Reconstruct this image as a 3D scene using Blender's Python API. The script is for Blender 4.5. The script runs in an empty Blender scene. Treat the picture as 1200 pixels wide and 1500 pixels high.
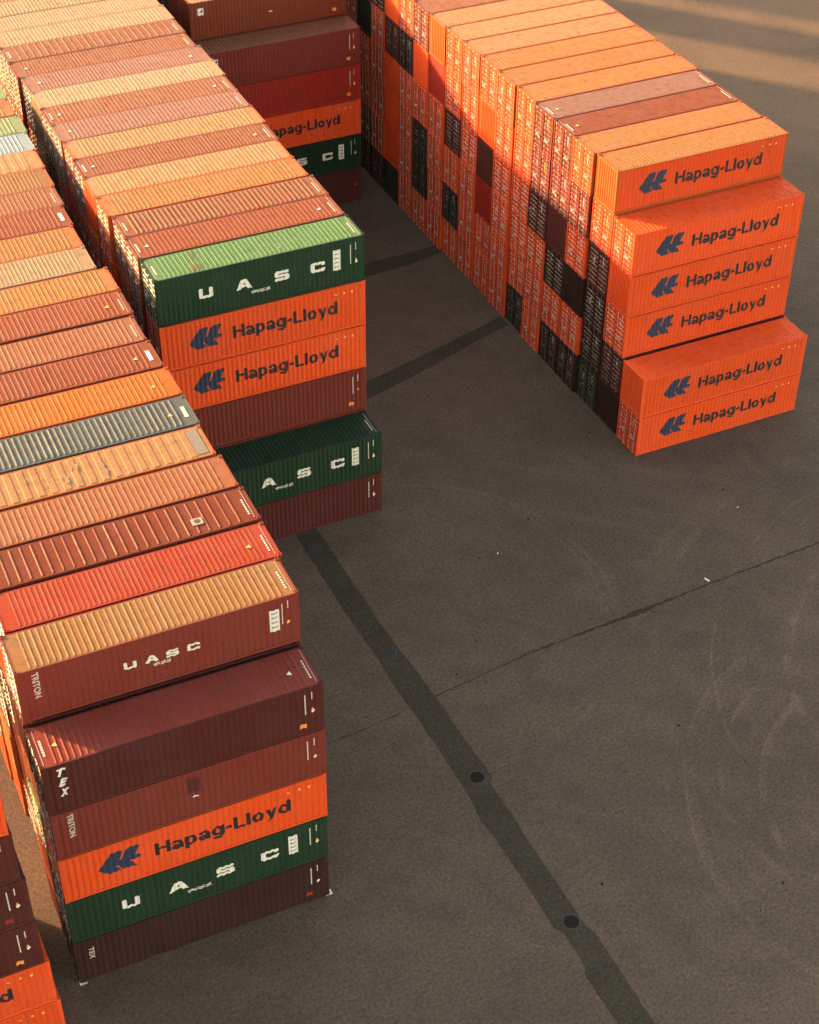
import bpy, bmesh, math, random
from mathutils import Matrix, Vector
random.seed(7)
S = bpy.context.scene
COL = S.collection

# ---------------------------------------------------------------- camera
cd = bpy.data.cameras.new('camera'); cam = bpy.data.objects.new('camera', cd); COL.objects.link(cam)
cd.sensor_fit = 'HORIZONTAL'; cd.sensor_width = 36.0; cd.lens = 2436.887 / 1200 * 36.0
cd.clip_start = 0.5; cd.clip_end = 3000
M = [[0.9049455429480033, 0.26473465556589926, -0.33315030607962537],
     [-0.42544073048675046, 0.5786821051047278, -0.6957925021689014],
     [0.008587732031422672, 0.7713900332347867, 0.636304697047406]]
m4 = Matrix(M).to_4x4(); m4.translation = Vector((0, 0, 64.549)); cam.matrix_world = m4
S.camera = cam

# ---------------------------------------------------------------- light
SUN_EL = math.radians(12.6)
SUN_AZ = math.atan2(-1.0, 1.14)          # bearing from +Y (clockwise); the sun stands to the back left
w = bpy.data.worlds.new('World'); S.world = w; w.use_nodes = True
nt = w.node_tree; nt.nodes.clear()
sky = nt.nodes.new('ShaderNodeTexSky'); sky.sky_type = 'NISHITA'; sky.sun_disc = False
sky.sun_elevation = SUN_EL; sky.sun_rotation = SUN_AZ
sky.air_density = 1.0; sky.dust_density = 1.0; sky.ozone_density = 0.6
bg = nt.nodes.new('ShaderNodeBackground'); bg.inputs['Strength'].default_value = 0.15
wo = nt.nodes.new('ShaderNodeOutputWorld')
warm = nt.nodes.new('ShaderNodeMix'); warm.data_type = 'RGBA'; warm.blend_type = 'MULTIPLY'; warm.inputs[0].default_value = 1.0
warm.inputs[7].default_value = (1.0, .735, .535, 1)      # dusty evening air takes the blue out of the whole sky
nt.links.new(sky.outputs[0], warm.inputs[6]); nt.links.new(warm.outputs[2], bg.inputs[0]); nt.links.new(bg.outputs[0], wo.inputs[0])
ld = bpy.data.lights.new('sun', 'SUN'); ld.energy = 3.2; ld.angle = math.radians(2.1); ld.color = (1.0, 0.58, 0.26)
sun = bpy.data.objects.new('sun', ld); COL.objects.link(sun)
sd = Vector((math.sin(SUN_AZ) * math.cos(SUN_EL), math.cos(SUN_AZ) * math.cos(SUN_EL), math.sin(SUN_EL)))
sun.rotation_euler = sd.to_track_quat('Z', 'Y').to_euler(); sun.location = (-60, 60, 60)

vs = S.view_settings
vs.view_transform = 'Standard'; vs.look = 'None'; vs.gamma = 1.0; vs.use_curve_mapping = False
vs.exposure = 3.4
S.cycles.use_denoising = True
S.cycles.max_bounces = 10; S.cycles.diffuse_bounces = 8

# ---------------------------------------------------------------- materials
def nodes(name):
    m = bpy.data.materials.new(name); m.use_nodes = True
    t = m.node_tree; b = t.nodes['Principled BSDF']
    return m, t, b
def N(t, ty, **k):
    n = t.nodes.new(ty)
    for a, v in k.items():
        if a in ('op', 'operation'): n.operation = v
        elif a == 'blend': n.data_type = 'RGBA'; n.blend_type = v
        else: setattr(n, a, v)
    return n
def math_(t, op, a, b=None, c=None):
    n = t.nodes.new('ShaderNodeMath'); n.operation = op
    for i, v in enumerate((a, b, c)):
        if v is None: continue
        if isinstance(v, (int, float)): n.inputs[i].default_value = v
        else: t.links.new(v, n.inputs[i])
    return n.outputs[0]
def mixc(t, fac, a, b, blend='MIX'):
    n = t.nodes.new('ShaderNodeMix'); n.data_type = 'RGBA'; n.blend_type = blend
    for s, v in ((n.inputs[0], fac), (n.inputs[6], a), (n.inputs[7], b)):
        if isinstance(v, (int, float)): s.default_value = v
        elif isinstance(v, tuple): s.default_value = v if len(v) == 4 else (*v, 1)
        else: t.links.new(v, s)
    return n.outputs[2]
def noise(t, vec, scale, detail=4, rough=.55):
    n = t.nodes.new('ShaderNodeTexNoise'); n.inputs['Scale'].default_value = scale
    n.inputs['Detail'].default_value = detail; n.inputs['Roughness'].default_value = rough
    t.links.new(vec, n.inputs['Vector']); return n.outputs[0]
def ramp(t, v, lo, hi, a=0., b=1.):
    n = t.nodes.new('ShaderNodeMapRange'); n.interpolation_type = 'SMOOTHSTEP'
    t.links.new(v, n.inputs[0])
    for i, x in ((1, lo), (2, hi), (3, a), (4, b)): n.inputs[i].default_value = x
    return n.outputs[0]
def scaled(t, vec, s):
    n = t.nodes.new('ShaderNodeVectorMath'); n.operation = 'MULTIPLY'; t.links.new(vec, n.inputs[0])
    n.inputs[1].default_value = s; return n.outputs[0]

PAINT = {}
def paint(name, col, rough=.5, dirt=.35, rust=.25, chalk=.25, streak=(1.6, 1.6, .18), spec=.1):
    """weathered container paint: tone drift, streaks of dirt, chalking, rust freckles"""
    if name in PAINT: return PAINT[name]
    m, t, b = nodes(name)
    tc = N(t, 'ShaderNodeTexCoord'); oi = N(t, 'ShaderNodeObjectInfo')
    off = N(t, 'ShaderNodeVectorMath', operation='SCALE'); off.inputs[0].default_value = (37., 91., 53.)
    t.links.new(oi.outputs['Random'], off.inputs['Scale'])
    v = N(t, 'ShaderNodeVectorMath', operation='ADD')
    t.links.new(tc.outputs['Object'], v.inputs[0]); t.links.new(off.outputs[0], v.inputs[1]); v = v.outputs[0]
    big = noise(t, v, .45, 3); strk = noise(t, scaled(t, v, streak), 2.2, 5, .6); fine = noise(t, v, 9., 5, .65)
    c = mixc(t, ramp(t, big, .3, .7, 0, chalk), col, tuple(.55 * x + .45 * (.35 * sum(col) / 1.2 + .10) for x in col))
    c = mixc(t, ramp(t, strk, .48, .75, 0, dirt), c, tuple(.42 * x + .012 for x in col))
    rs = math_(t, 'MULTIPLY', ramp(t, fine, .60, .72), ramp(t, big, .45, .62))
    c = mixc(t, math_(t, 'MULTIPLY', rs, rust), c, (.10, .038, .016))
    val = math_(t, 'ADD', .9, math_(t, 'MULTIPLY', oi.outputs['Random'], .2))
    fv = math_(t, 'MULTIPLY', val, ramp(t, fine, .25, .75, .88, 1.12))
    h = N(t, 'ShaderNodeHueSaturation'); t.links.new(c, h.inputs['Color']); t.links.new(fv, h.inputs['Value'])
    t.links.new(h.outputs[0], b.inputs['Base Color'])
    t.links.new(ramp(t, strk, .3, .8, rough - .08, rough + .2), b.inputs['Roughness'])
    b.inputs['Specular IOR Level'].default_value = spec
    bp = N(t, 'ShaderNodeBump'); bp.inputs['Strength'].default_value = .25; bp.inputs['Distance'].default_value = .02
    t.links.new(noise(t, v, 2.6, 3), bp.inputs['Height']); t.links.new(bp.outputs[0], b.inputs['Normal'])
    PAINT[name] = m; return m

# base colours (reflectance of the paint itself)
BASE = {
 'orange':      (.46, .050, .009), 'orange_faded': (.195, .082, .024), 'orange_pale': (.205, .108, .046), 'orange_bright': (.26, .066, .008), 'orange_rail': (.24, .055, .013),
 'tan':         (.145, .070, .025),  'tan_pale': (.19, .122, .064),  'sand': (.21, .130, .072),
 'terracotta':  (.130, .033, .013), 'terracotta_light': (.155, .055, .024), 'redbrown': (.100, .021, .009),
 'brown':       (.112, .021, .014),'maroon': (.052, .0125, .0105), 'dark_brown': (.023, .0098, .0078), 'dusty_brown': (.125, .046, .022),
 'red':         (.165, .022, .0085), 'deep_red': (.20, .016, .010), 'pink': (.165, .073, .050), 'mauve': (.125, .062, .044),
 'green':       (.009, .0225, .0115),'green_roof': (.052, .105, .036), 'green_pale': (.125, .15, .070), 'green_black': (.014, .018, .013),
 'greyblue':    (.058, .066, .060), 'lightblue': (.16, .20, .21), 'black': (.018, .016, .016),
}
def P(k):
    big = k in ('orange_faded', 'orange_pale', 'tan', 'tan_pale', 'sand', 'pink', 'mauve', 'green_roof', 'greyblue')
    return paint('paint_' + k, BASE[k], rough=.58 if big else .5, dirt=.35 if big else .36, rust=.45 if big else .6,
                 chalk=.22 if big else .07)
def PR(k):      # roof sheets: sun bleached, blotched by puddles, a little sheen left on the ribs
    return paint('roof_' + k, BASE[k], rough=.50, dirt=.55, rust=.6, chalk=.10, streak=(1.1, 1.1, .5), spec=.055)
def PD_(k):     # door leaves: grimier and glossier than the walls
    return paint('door_' + k, tuple(.82 * x for x in BASE[k]), rough=.30, dirt=.5, rust=.4, chalk=.06, streak=(2.4, 2.4, .35), spec=.22)
def flat(name, col, rough=.6, metal=0.):
    m, t, b = nodes(name)
    tc = N(t, 'ShaderNodeTexCoord'); n = noise(t, tc.outputs['Object'], 6., 4)
    c = mixc(t, ramp(t, n, .35, .7, 0, .35), col, tuple(.6 * x for x in col))
    t.links.new(c, b.inputs['Base Color']); b.inputs['Roughness'].default_value = rough; b.inputs['Metallic'].default_value = metal
    return m
M_WHITE = flat('white_lettering', (.50, .48, .42)); M_INK = flat('black_lettering', (.007, .007, .009))
M_BLUE = flat('navy_emblem', (.008, .018, .042)); M_GALV = flat('galvanised_steel', (.34, .31, .27), .45, .2)
M_DARKROD = flat('dull_steel', (.085, .065, .055), .5, .1); M_ORANGE_STICK = flat('orange_sticker', (.62, .18, .03)); M_YELLOW = flat('yellow_sticker', (.55, .36, .08))
M_FADED = flat('faded_lettering', (.36, .31, .25)); M_GREY = flat('grey_plate', (.33, .28, .22)); M_RUBBER = flat('black_gasket', (.02, .02, .02)); M_ENDPATCH = flat('greyed_sheet', (.10, .082, .052)); M_GREYPATCH = flat('dull_patch', (.23, .165, .10))

# ground ---------------------------------------------------------------
def ground_mat(name, ca, cb, cc, dark=1.0):
    m, t, b = nodes(name)
    g = N(t, 'ShaderNodeNewGeometry').outputs['Position']
    n1 = noise(t, g, .055, 5, .6); n2 = noise(t, g, .45, 6, .65); n3 = noise(t, g, 3.2, 5, .7); n4 = noise(t, g, 6.5, 5, .8)
    rot = N(t, 'ShaderNodeVectorRotate'); rot.rotation_type = 'Z_AXIS'; rot.inputs['Angle'].default_value = .7
    t.links.new(g, rot.inputs['Vector'])
    st = noise(t, scaled(t, rot.outputs[0], (.07, .9, 1)), 1.0, 6, .65)
    c = mixc(t, ramp(t, n1, .32, .68), ca, cb)
    c = mixc(t, ramp(t, n2, .4, .7, 0, .5), c, cc)
    c = mixc(t, ramp(t, noise(t, g, .16, 6, .7), .5, .7, 0, .6), c, tuple(1.3 * x for x in ca))
    c = mixc(t, ramp(t, st, .50, .76, 0, .22), c, tuple(1.35 * x for x in cb))
    # turning vehicles leave rings of pale scuffs
    for (cx, cy, rmax, sc, seed, k) in ((60, 43, 26, .42, 3, .62), (49, 38, 17, .6, 8, .5), (88, 112, 30, .4, 15, .5), (34.5, 36.5, 4.5, 1.1, 21, .18), (72, 68, 26, .4, 31, .5), (30, 62, 24, .4, 44, .35)):
        d = N(t, 'ShaderNodeVectorMath', operation='SUBTRACT'); t.links.new(g, d.inputs[0]); d.inputs[1].default_value = (cx, cy, 0)
        ln = N(t, 'ShaderNodeVectorMath', operation='LENGTH'); t.links.new(d.outputs[0], ln.inputs[0])
        r = ln.outputs['Value']
        of = N(t, 'ShaderNodeVectorMath', operation='ADD'); t.links.new(g, of.inputs[0]); of.inputs[1].default_value = (seed * 7.3, seed * 3.1, 0)
        wob = noise(t, of.outputs[0], .05, 2)
        rr = math_(t, 'ADD', r, math_(t, 'MULTIPLY', wob, 3.))
        cmb = N(t, 'ShaderNodeCombineXYZ'); t.links.new(rr, cmb.inputs[0]); cmb.inputs[1].default_value = seed
        rings = noise(t, cmb.outputs[0], sc * 2.6, 4, .6)
        mask = math_(t, 'MULTIPLY', ramp(t, rings, .52, .72), math_(t, 'MULTIPLY', ramp(t, r, rmax * .75, rmax, 1, 0), ramp(t, r, rmax * .12, rmax * .3)))
        mask = math_(t, 'MULTIPLY', mask, ramp(t, noise(t, of.outputs[0], .22, 4), .42, .62))
        c = mixc(t, math_(t, 'MULTIPLY', mask, k), c, tuple(1.6 * x for x in cb))
    c = mixc(t, ramp(t, noise(t, g, .7, 4, .6), .66, .76, 0, .3), c, tuple(.55 * x for x in cc))      # oil and rubber stains
    # paler sandy tone, fading outwards, on the open yard beyond the right block
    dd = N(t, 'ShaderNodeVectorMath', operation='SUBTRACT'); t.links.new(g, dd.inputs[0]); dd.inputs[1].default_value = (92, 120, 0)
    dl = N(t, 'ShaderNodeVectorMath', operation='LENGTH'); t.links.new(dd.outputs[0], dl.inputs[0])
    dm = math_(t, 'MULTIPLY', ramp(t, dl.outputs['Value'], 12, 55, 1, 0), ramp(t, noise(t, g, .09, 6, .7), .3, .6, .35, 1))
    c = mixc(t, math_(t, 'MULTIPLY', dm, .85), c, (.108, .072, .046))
    c = mixc(t, ramp(t, n3, .52, .70, 0, .38), c, tuple(.5 * x for x in ca))
    grit = math_(t, 'MULTIPLY', ramp(t, n4, .25, .75, .48, 1.52), dark)
    h = N(t, 'ShaderNodeHueSaturation'); t.links.new(c, h.inputs['Color']); t.links.new(grit, h.inputs['Value'])
    t.links.new(h.outputs[0], b.inputs['Base Color'])
    b.inputs['Roughness'].default_value = .85; b.inputs['Specular IOR Level'].default_value = .1
    bp = N(t, 'ShaderNodeBump'); bp.inputs['Strength'].default_value = .35; bp.inputs['Distance'].default_value = .03
    t.links.new(math_(t, 'ADD', n3, n4), bp.inputs['Height']); t.links.new(bp.outputs[0], b.inputs['Normal'])
    return m
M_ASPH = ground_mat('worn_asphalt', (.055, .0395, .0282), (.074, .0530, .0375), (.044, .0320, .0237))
M_STRIP = ground_mat('dark_asphalt_patch', (.0280, .0232, .0160), (.0345, .0285, .0200), (.0225, .0195, .0140))
M_CRACK = ground_mat('tar_joint', (.022, .018, .014), (.028, .022, .017), (.018, .015, .0122))
M_IRON = flat('cast_iron', (.014, .0122, .0095), .9, 0.); M_RIM = flat('worn_iron_rim', (.019, .0165, .012), .9, 0.); M_IRON_DUST = flat('dusty_cast_iron', (.016, .0145, .0115), .9, 0.); M_IRON.node_tree.nodes['Principled BSDF'].inputs['Specular IOR Level'].default_value = .05

# ---------------------------------------------------------------- mesh helpers
def box(bm, x0, x1, y0, y1, z0, z1):
    v = [bm.verts.new(p) for p in ((x0, y0, z0), (x1, y0, z0), (x1, y1, z0), (x0, y1, z0), (x0, y0, z1), (x1, y0, z1), (x1, y1, z1), (x0, y1, z1))]
    for f in ((3, 2, 1, 0), (4, 5, 6, 7), (0, 1, 5, 4), (1, 2, 6, 5), (2, 3, 7, 6), (3, 0, 4, 7)): bm.faces.new([v[i] for i in f])
def quad(bm, *p):
    bm.faces.new([bm.verts.new(q) for q in p])
def mesh(name, bm):
    me = bpy.data.meshes.new(name); bm.normal_update(); bm.to_mesh(me); bm.free(); me.materials.append(None); return me
STUFFS = {'number_column', 'door_markings', 'rust_stain', 'pale_stain', 'data_lines'}; STUFFM = set()
def put(name, me, mat, parent=None):
    o = bpy.data.objects.new(name, me); COL.objects.link(o)
    if parent is not None: o.parent = parent
    o.material_slots[0].link = 'OBJECT'; o.material_slots[0].material = mat
    if parent is not None and (name in STUFFS or me in STUFFM): o['kind'] = 'stuff'
    return o
def tag(o, label=None, cat=None, group=None, kind=None):
    for k, v in (('label', label), ('category', cat), ('group', group), ('kind', kind)):
        if v: o[k] = v
    return o

HX, HY, H = 6.096, 1.219, 2.896
# ---- frame with corner castings
def casting(bm, sx, sy, top):
    x1, y1 = HX * sx, HY * sy; x0, y0 = x1 - .178 * sx, y1 - .162 * sy
    xa, xb = min(x0, x1), max(x0, x1); ya, yb = min(y0, y1), max(y0, y1)
    z0, z1 = (H - .118, H + .018) if top else (0, .118)
    hx0, hx1, hy0, hy1 = xa + .055, xb - .055, ya + .032, yb - .032
    zt = z1 if top else z0; zi = z1 - .05 if top else z0 + .05
    o = [bm.verts.new((x, y, zt)) for x, y in ((xa, ya), (xb, ya), (xb, yb), (xa, yb))]
    i = [bm.verts.new((x, y, zt)) for x, y in ((hx0, hy0), (hx1, hy0), (hx1, hy1), (hx0, hy1))]
    d = [bm.verts.new((v.co.x, v.co.y, zi)) for v in i]
    q = [bm.verts.new((v.co.x, v.co.y, z0 if top else z1)) for v in o]
    for k in range(4):
        n = (k + 1) % 4
        bm.faces.new((o[k], o[n], i[n], i[k])); bm.faces.new((i[k], i[n], d[n], d[k])); bm.faces.new((o[n], o[k], q[k], q[n]))
    bm.faces.new(d)
def frame_mesh():
    bm = bmesh.new()
    for sx in (-1, 1):
        for sy in (-1, 1):
            casting(bm, sx, sy, True); casting(bm, sx, sy, False)
            xa, xb = sorted((sx * (HX - .008), sx * (HX - .15))); ya, yb = sorted((sy * (HY - .006), sy * (HY - .10)))
            box(bm, xa, xb, ya, yb, .118, H - .118)
        xa, xb = sorted((sx * (HX - .012), sx * (HX - .10)))
        box(bm, xa, xb, -HY + .162, HY - .162, H - .125, H - .022)
        box(bm, xa, xb, -HY + .162, HY - .162, .012, .15)
    for sy in (-1, 1):
        ya, yb = sorted((sy * (HY - .005), sy * (HY - .065)))
        box(bm, -HX + .178, HX - .178, ya, yb, H - .10, H - .030)
        box(bm, -HX + .178, HX - .178, ya, yb, .014, .165)
    box(bm, -HX + .11, HX - .11, -HY + .07, HY - .07, .03, .16)
    bmesh.ops.recalc_face_normals(bm, faces=bm.faces)
    return mesh('frame', bm)
FRAME = frame_mesh()

# ---- roofs: ribs pressed across the sheet, tapering out before the rails
def roof_mesh(pitch, top, slope, depth, seed=0):
    bm = bmesh.new(); x0, x1 = -HX + .10, HX - .10; yb = HY - .066; ye = HY - .16; yt = HY - .10
    z = H - .034
    def P3(x, y, zz): return bm.verts.new((x, y, zz))
    n = int((x1 - x0 - .95) / pitch); s = -n * pitch / 2
    prev = [P3(x0, -yb, z), P3(x0, yb, z)]
    rng = random.Random(seed)
    for k in range(n):
        c = s + (k + .5) * pitch; a, b_, cc, d = c - top / 2 - slope, c - top / 2, c + top / 2, c + top / 2 + slope
        dz = depth * rng.uniform(.8, 1.15)
        L = [P3(a, -yb, z), P3(a, yb, z)]; R = [P3(d, -yb, z), P3(d, yb, z)]
        bm.faces.new((prev[0], L[0], L[1], prev[1]))
        t0, t1 = P3(b_, -ye, z + dz), P3(b_, ye, z + dz); u0, u1 = P3(cc, -ye, z + dz), P3(cc, ye, z + dz)
        e0, e1 = P3(a, -yt, z), P3(a, yt, z); f0, f1 = P3(d, -yt, z), P3(d, yt, z)
        bm.faces.new((e0, t0, t1, e1)); bm.faces.new((t0, u0, u1, t1)); bm.faces.new((u0, f0, f1, u1))
        bm.faces.new((e0, f0, u0, t0)); bm.faces.new((t1, u1, f1, e1))
        bm.faces.new((L[0], R[0], f0, e0)); bm.faces.new((e1, f1, R[1], L[1]))
        prev = R
    E_ = [P3(x1, -yb, z), P3(x1, yb, z)]; bm.faces.new((prev[0], E_[0], E_[1], prev[1]))
    bmesh.ops.remove_doubles(bm, verts=bm.verts, dist=.0005)
    bmesh.ops.recalc_face_normals(bm, faces=bm.faces)
    for f in bm.faces:
        if f.normal.z < 0: f.normal_flip()
    return mesh('roof', bm)
ROOF = {'fine': roof_mesh(.262, .030, .052, .023, 1), 'deep': roof_mesh(.285, .035, .060, .036, 2), 'wide': roof_mesh(.47, .025, .05, .032, 3),
        'narrow': roof_mesh(.228, .030, .048, .0185, 4), 'slat': roof_mesh(.60, .28, .05, .022, 5)}

# ---- side walls: trapezoid corrugation
SP = .2785; OUT, INN = .012, .048
KX = []
def side_profile():
    x0 = -HX + .15; pts = [(x0, OUT)]; x = x0 + .06
    while x + SP < HX - .18:
        pts += [(x, OUT), (x + .068, INN), (x + .138, INN), (x + .206, OUT)]; x += SP
    pts.append((HX - .15, OUT)); return pts
SIDE_PTS = side_profile()
def side_depth(x):
    for (a, da), (b, db) in zip(SIDE_PTS, SIDE_PTS[1:]):
        if a <= x <= b: return da + (db - da) * (x - a) / max(b - a, 1e-6)
    return OUT
def side_mesh():
    bm = bmesh.new(); z0, z1 = .165, H - .10
    for (a, da), (b, db) in zip(SIDE_PTS, SIDE_PTS[1:]):
        quad(bm, (a, -HY + da, z0), (b, -HY + db, z0), (b, -HY + db, z1), (a, -HY + da, z1))
    bmesh.ops.remove_doubles(bm, verts=bm.verts, dist=.0005)
    return mesh('side_panel', bm)
SIDE = side_mesh()
def end_mesh(wide):
    bm = bmesh.new(); z0, z1 = .15, H - .125; y = -HY + .10; pts = [(y, .03)]; p = .25 if wide else .2; y += .05
    while y + p < HY - .10:
        pts += [(y, .03), (y + .05, .066), (y + .05 + p * .3, .066), (y + .10 + p * .3, .03)]; y += p
    pts.append((HY - .10, .03))
    for (a, da), (b, db) in zip(pts, pts[1:]):
        quad(bm, (-HX + da, b, z0), (-HX + db, a, z0), (-HX + db, a, z1), (-HX + da, b, z1)) if False else \
        quad(bm, (-HX + db, b, z0), (-HX + da, a, z0), (-HX + da, a, z1), (-HX + db, b, z1))
    bmesh.ops.remove_doubles(bm, verts=bm.verts, dist=.0005)
    return mesh('end_panel', bm)
END = end_mesh(False); END_WIDE = end_mesh(True)
def end_flat_mesh():
    bm = bmesh.new()
    quad(bm, (-HX + .03, HY - .10, .15), (-HX + .03, -HY + .10, .15), (-HX + .03, -HY + .10, H - .125), (-HX + .03, HY - .10, H - .125))
    for k in range(1, 4):
        z = .15 + k * .66
        box(bm, -HX + .022, -HX + .029, -HY + .11, HY - .11, z, z + .03)
    return mesh('end_panel', bm)
END_FLAT = end_flat_mesh()
# ---- door leaf (right-hand leaf spans y 0.006 .. 1.115): pressed swages, hinges, gasket lip
def door_mesh(s):
    bm = bmesh.new(); ya, yb = .007, HY - .105; X = -HX + .03
    zs = [.155]; prof = [(.155, .0)]
    for k in range(8):
        c = .34 + k * .312
        prof += [(c - .10, .0), (c - .065, .036), (c + .045, .036), (c + .10, .0)]
    prof.append((H - .13, .0))
    y0, y1 = ya + .05, yb - .05
    for (za, da), (zb, db) in zip(prof, prof[1:]):
        quad(bm, (X + da, y1, za), (X + da, y0, za), (X + db, y0, zb), (X + db, y1, zb))
    for (p, q) in ((ya, y0), (y1, yb)): box(bm, X - .012, X + .02, p, q, .155, H - .13)
    for k in range(4):
        z = .42 + k * .62; box(bm, X - .03, X - .012, yb - .12, yb + .035, z, z + .07)
    if s < 0:
        for v in bm.verts: v.co.y = -v.co.y
        bmesh.ops.reverse_faces(bm, faces=bm.faces)
    return mesh('door', bm)
DOOR = {1: door_mesh(1), -1: door_mesh(-1)}
def rod_mesh(s, hs):
    """locking bar with cam keepers, guides and a hinged handle; s shifts the handle side"""
    bm = bmesh.new(); X = -HX - .012; r = .017; z0, z1 = .10, H - .08
    ring = [(math.cos(a) * r, math.sin(a) * r) for a in [math.pi / 3 * i for i in range(6)]]
    for i in range(6):
        a, b_ = ring[i], ring[(i + 1) % 6]
        quad(bm, (X + a[0], b_[1], z0), (X + a[0], a[1], z0), (X + a[0], a[1], z1), (X + a[0], b_[1], z1)) if False else \
        quad(bm, (X + a[0], a[1], z0), (X + b_[0], b_[1], z0), (X + b_[0], b_[1], z1), (X + a[0], a[1], z1))
    for z in (.05, H - .13): box(bm, X - .024, X + .035, -.045, .045, z, z + .06)
    for z in (.62, 1.95): box(bm, X - .022, X + .035, -.04, .04, z, z + .03)
    zh = 1.02 + .12 * hs
    box(bm, X - .045, X - .025, min(0, s * .42), max(0, s * .42), zh, zh + .032)
    box(bm, X - .035, X + .045, s * .38 - .035, s * .38 + .035, zh - .03, zh + .06)
    return mesh('lock_rod', bm)
ROD = {(1, 0): rod_mesh(1, 0), (1, 1): rod_mesh(1, 1), (-1, 0): rod_mesh(-1, 0), (-1, 1): rod_mesh(-1, 1)}
def placard_mesh(seed):
    rng = random.Random(seed); bm = bmesh.new(); X = -HX - .004 + .018
    for k in range(4):
        y = rng.uniform(.25, .92); z = rng.uniform(.75, 2.45); h = rng.choice((.04, .06, .08)); w_ = rng.choice((.06, .09, .14))
        quad(bm, (X - .009, y + w_, z), (X - .009, y, z), (X - .009, y, z + h), (X - .009, y + w_, z + h))
    for k in range(5):
        z = 2.45 - k * .12; quad(bm, (X - .009, -.56, z), (X - .009, -.66, z), (X - .009, -.66, z + .05), (X - .009, -.56, z + .05))
    return mesh('door_markings', bm)
PLAC = [placard_mesh(s) for s in range(5)]

# ---------------------------------------------------------------- lettering that follows the corrugation
def conform(bm, lx0):
    """cut a flat xz drawing (x from left end of wall, z up) at every fold of the wall, then press it on"""
    for v in bm.verts: v.co.x -= HX
    xs = [v.co.x for v in bm.verts]; a, b = min(xs), max(xs)
    for kx, _ in SIDE_PTS:
        if a < kx < b:
            bmesh.ops.bisect_plane(bm, geom=bm.verts[:] + bm.edges[:] + bm.faces[:], plane_co=(kx, 0, 0), plane_no=(1, 0, 0), dist=1e-5)
    for v in bm.verts: v.co.y = -HY + side_depth(v.co.x) - .004
    bmesh.ops.triangulate(bm, faces=[f for f in bm.faces if len(f.verts) > 4])
    bm.normal_update()
    for f in bm.faces:
        if f.normal.y > 0: f.normal_flip()
    return bm
def poly_bm(polys):
    bm = bmesh.new()
    for p in polys:
        bm.faces.new([bm.verts.new((x, 0, z)) for x, z in p])
    bm.normal_update(); bmesh.ops.triangulate(bm, faces=bm.faces[:], ngon_method='EAR_CLIP')
    return bm
def text_bm(s, x0, x1, z0, cap, bold=.0, rot=False, spacing=1.0, shear=0.):
    cu = bpy.data.curves.new('txt', 'FONT'); cu.body = s; cu.size = 1.0; cu.offset = bold; cu.resolution_u = 3; cu.space_character = spacing; cu.shear = shear
    o = bpy.data.objects.new('txt', cu); COL.objects.link(o)
    dg = bpy.context.evaluated_depsgraph_get(); dg.update()
    me = bpy.data.meshes.new_from_object(o.evaluated_get(dg)); bpy.data.objects.remove(o)
    bm = bmesh.new(); bm.from_mesh(me); bpy.data.meshes.remove(me)
    xs = [v.co.x for v in bm.verts]; xa, xb = min(xs), max(xs)
    capv = max(v.co.y for v in bm.verts)
    sx = (x1 - x0) / (xb - xa); sz = cap / capv
    if rot is False:
        for v in bm.verts: v.co = Vector((x0 + (v.co.x - xa) * sx, 0, z0 + v.co.y * sz))
    else:      # reads from top to bottom; x0..x1 is then the vertical run
        for v in bm.verts: v.co = Vector((z0 + v.co.y * sz, 0, x1 - (v.co.x - xa) * sx))
    return bm
def decal(bm, name):
    return mesh(name, conform(bm, 0))
LOGO = [(1.60, 1.38), (2.14, 2.12), (2.30, 2.28), (2.79, 2.29), (2.57, 1.68), (2.65, 1.68), (2.91, 2.24), (3.12, 2.31), (3.54, 2.30), (3.28, 1.69), (3.57, 1.65), (3.47, 1.46), (3.03, 1.43),
        (3.33, 1.00), (2.71, 1.02), (2.46, 1.38), (2.38, 1.38), (2.63, 1.02), (2.08, .96)]
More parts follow.
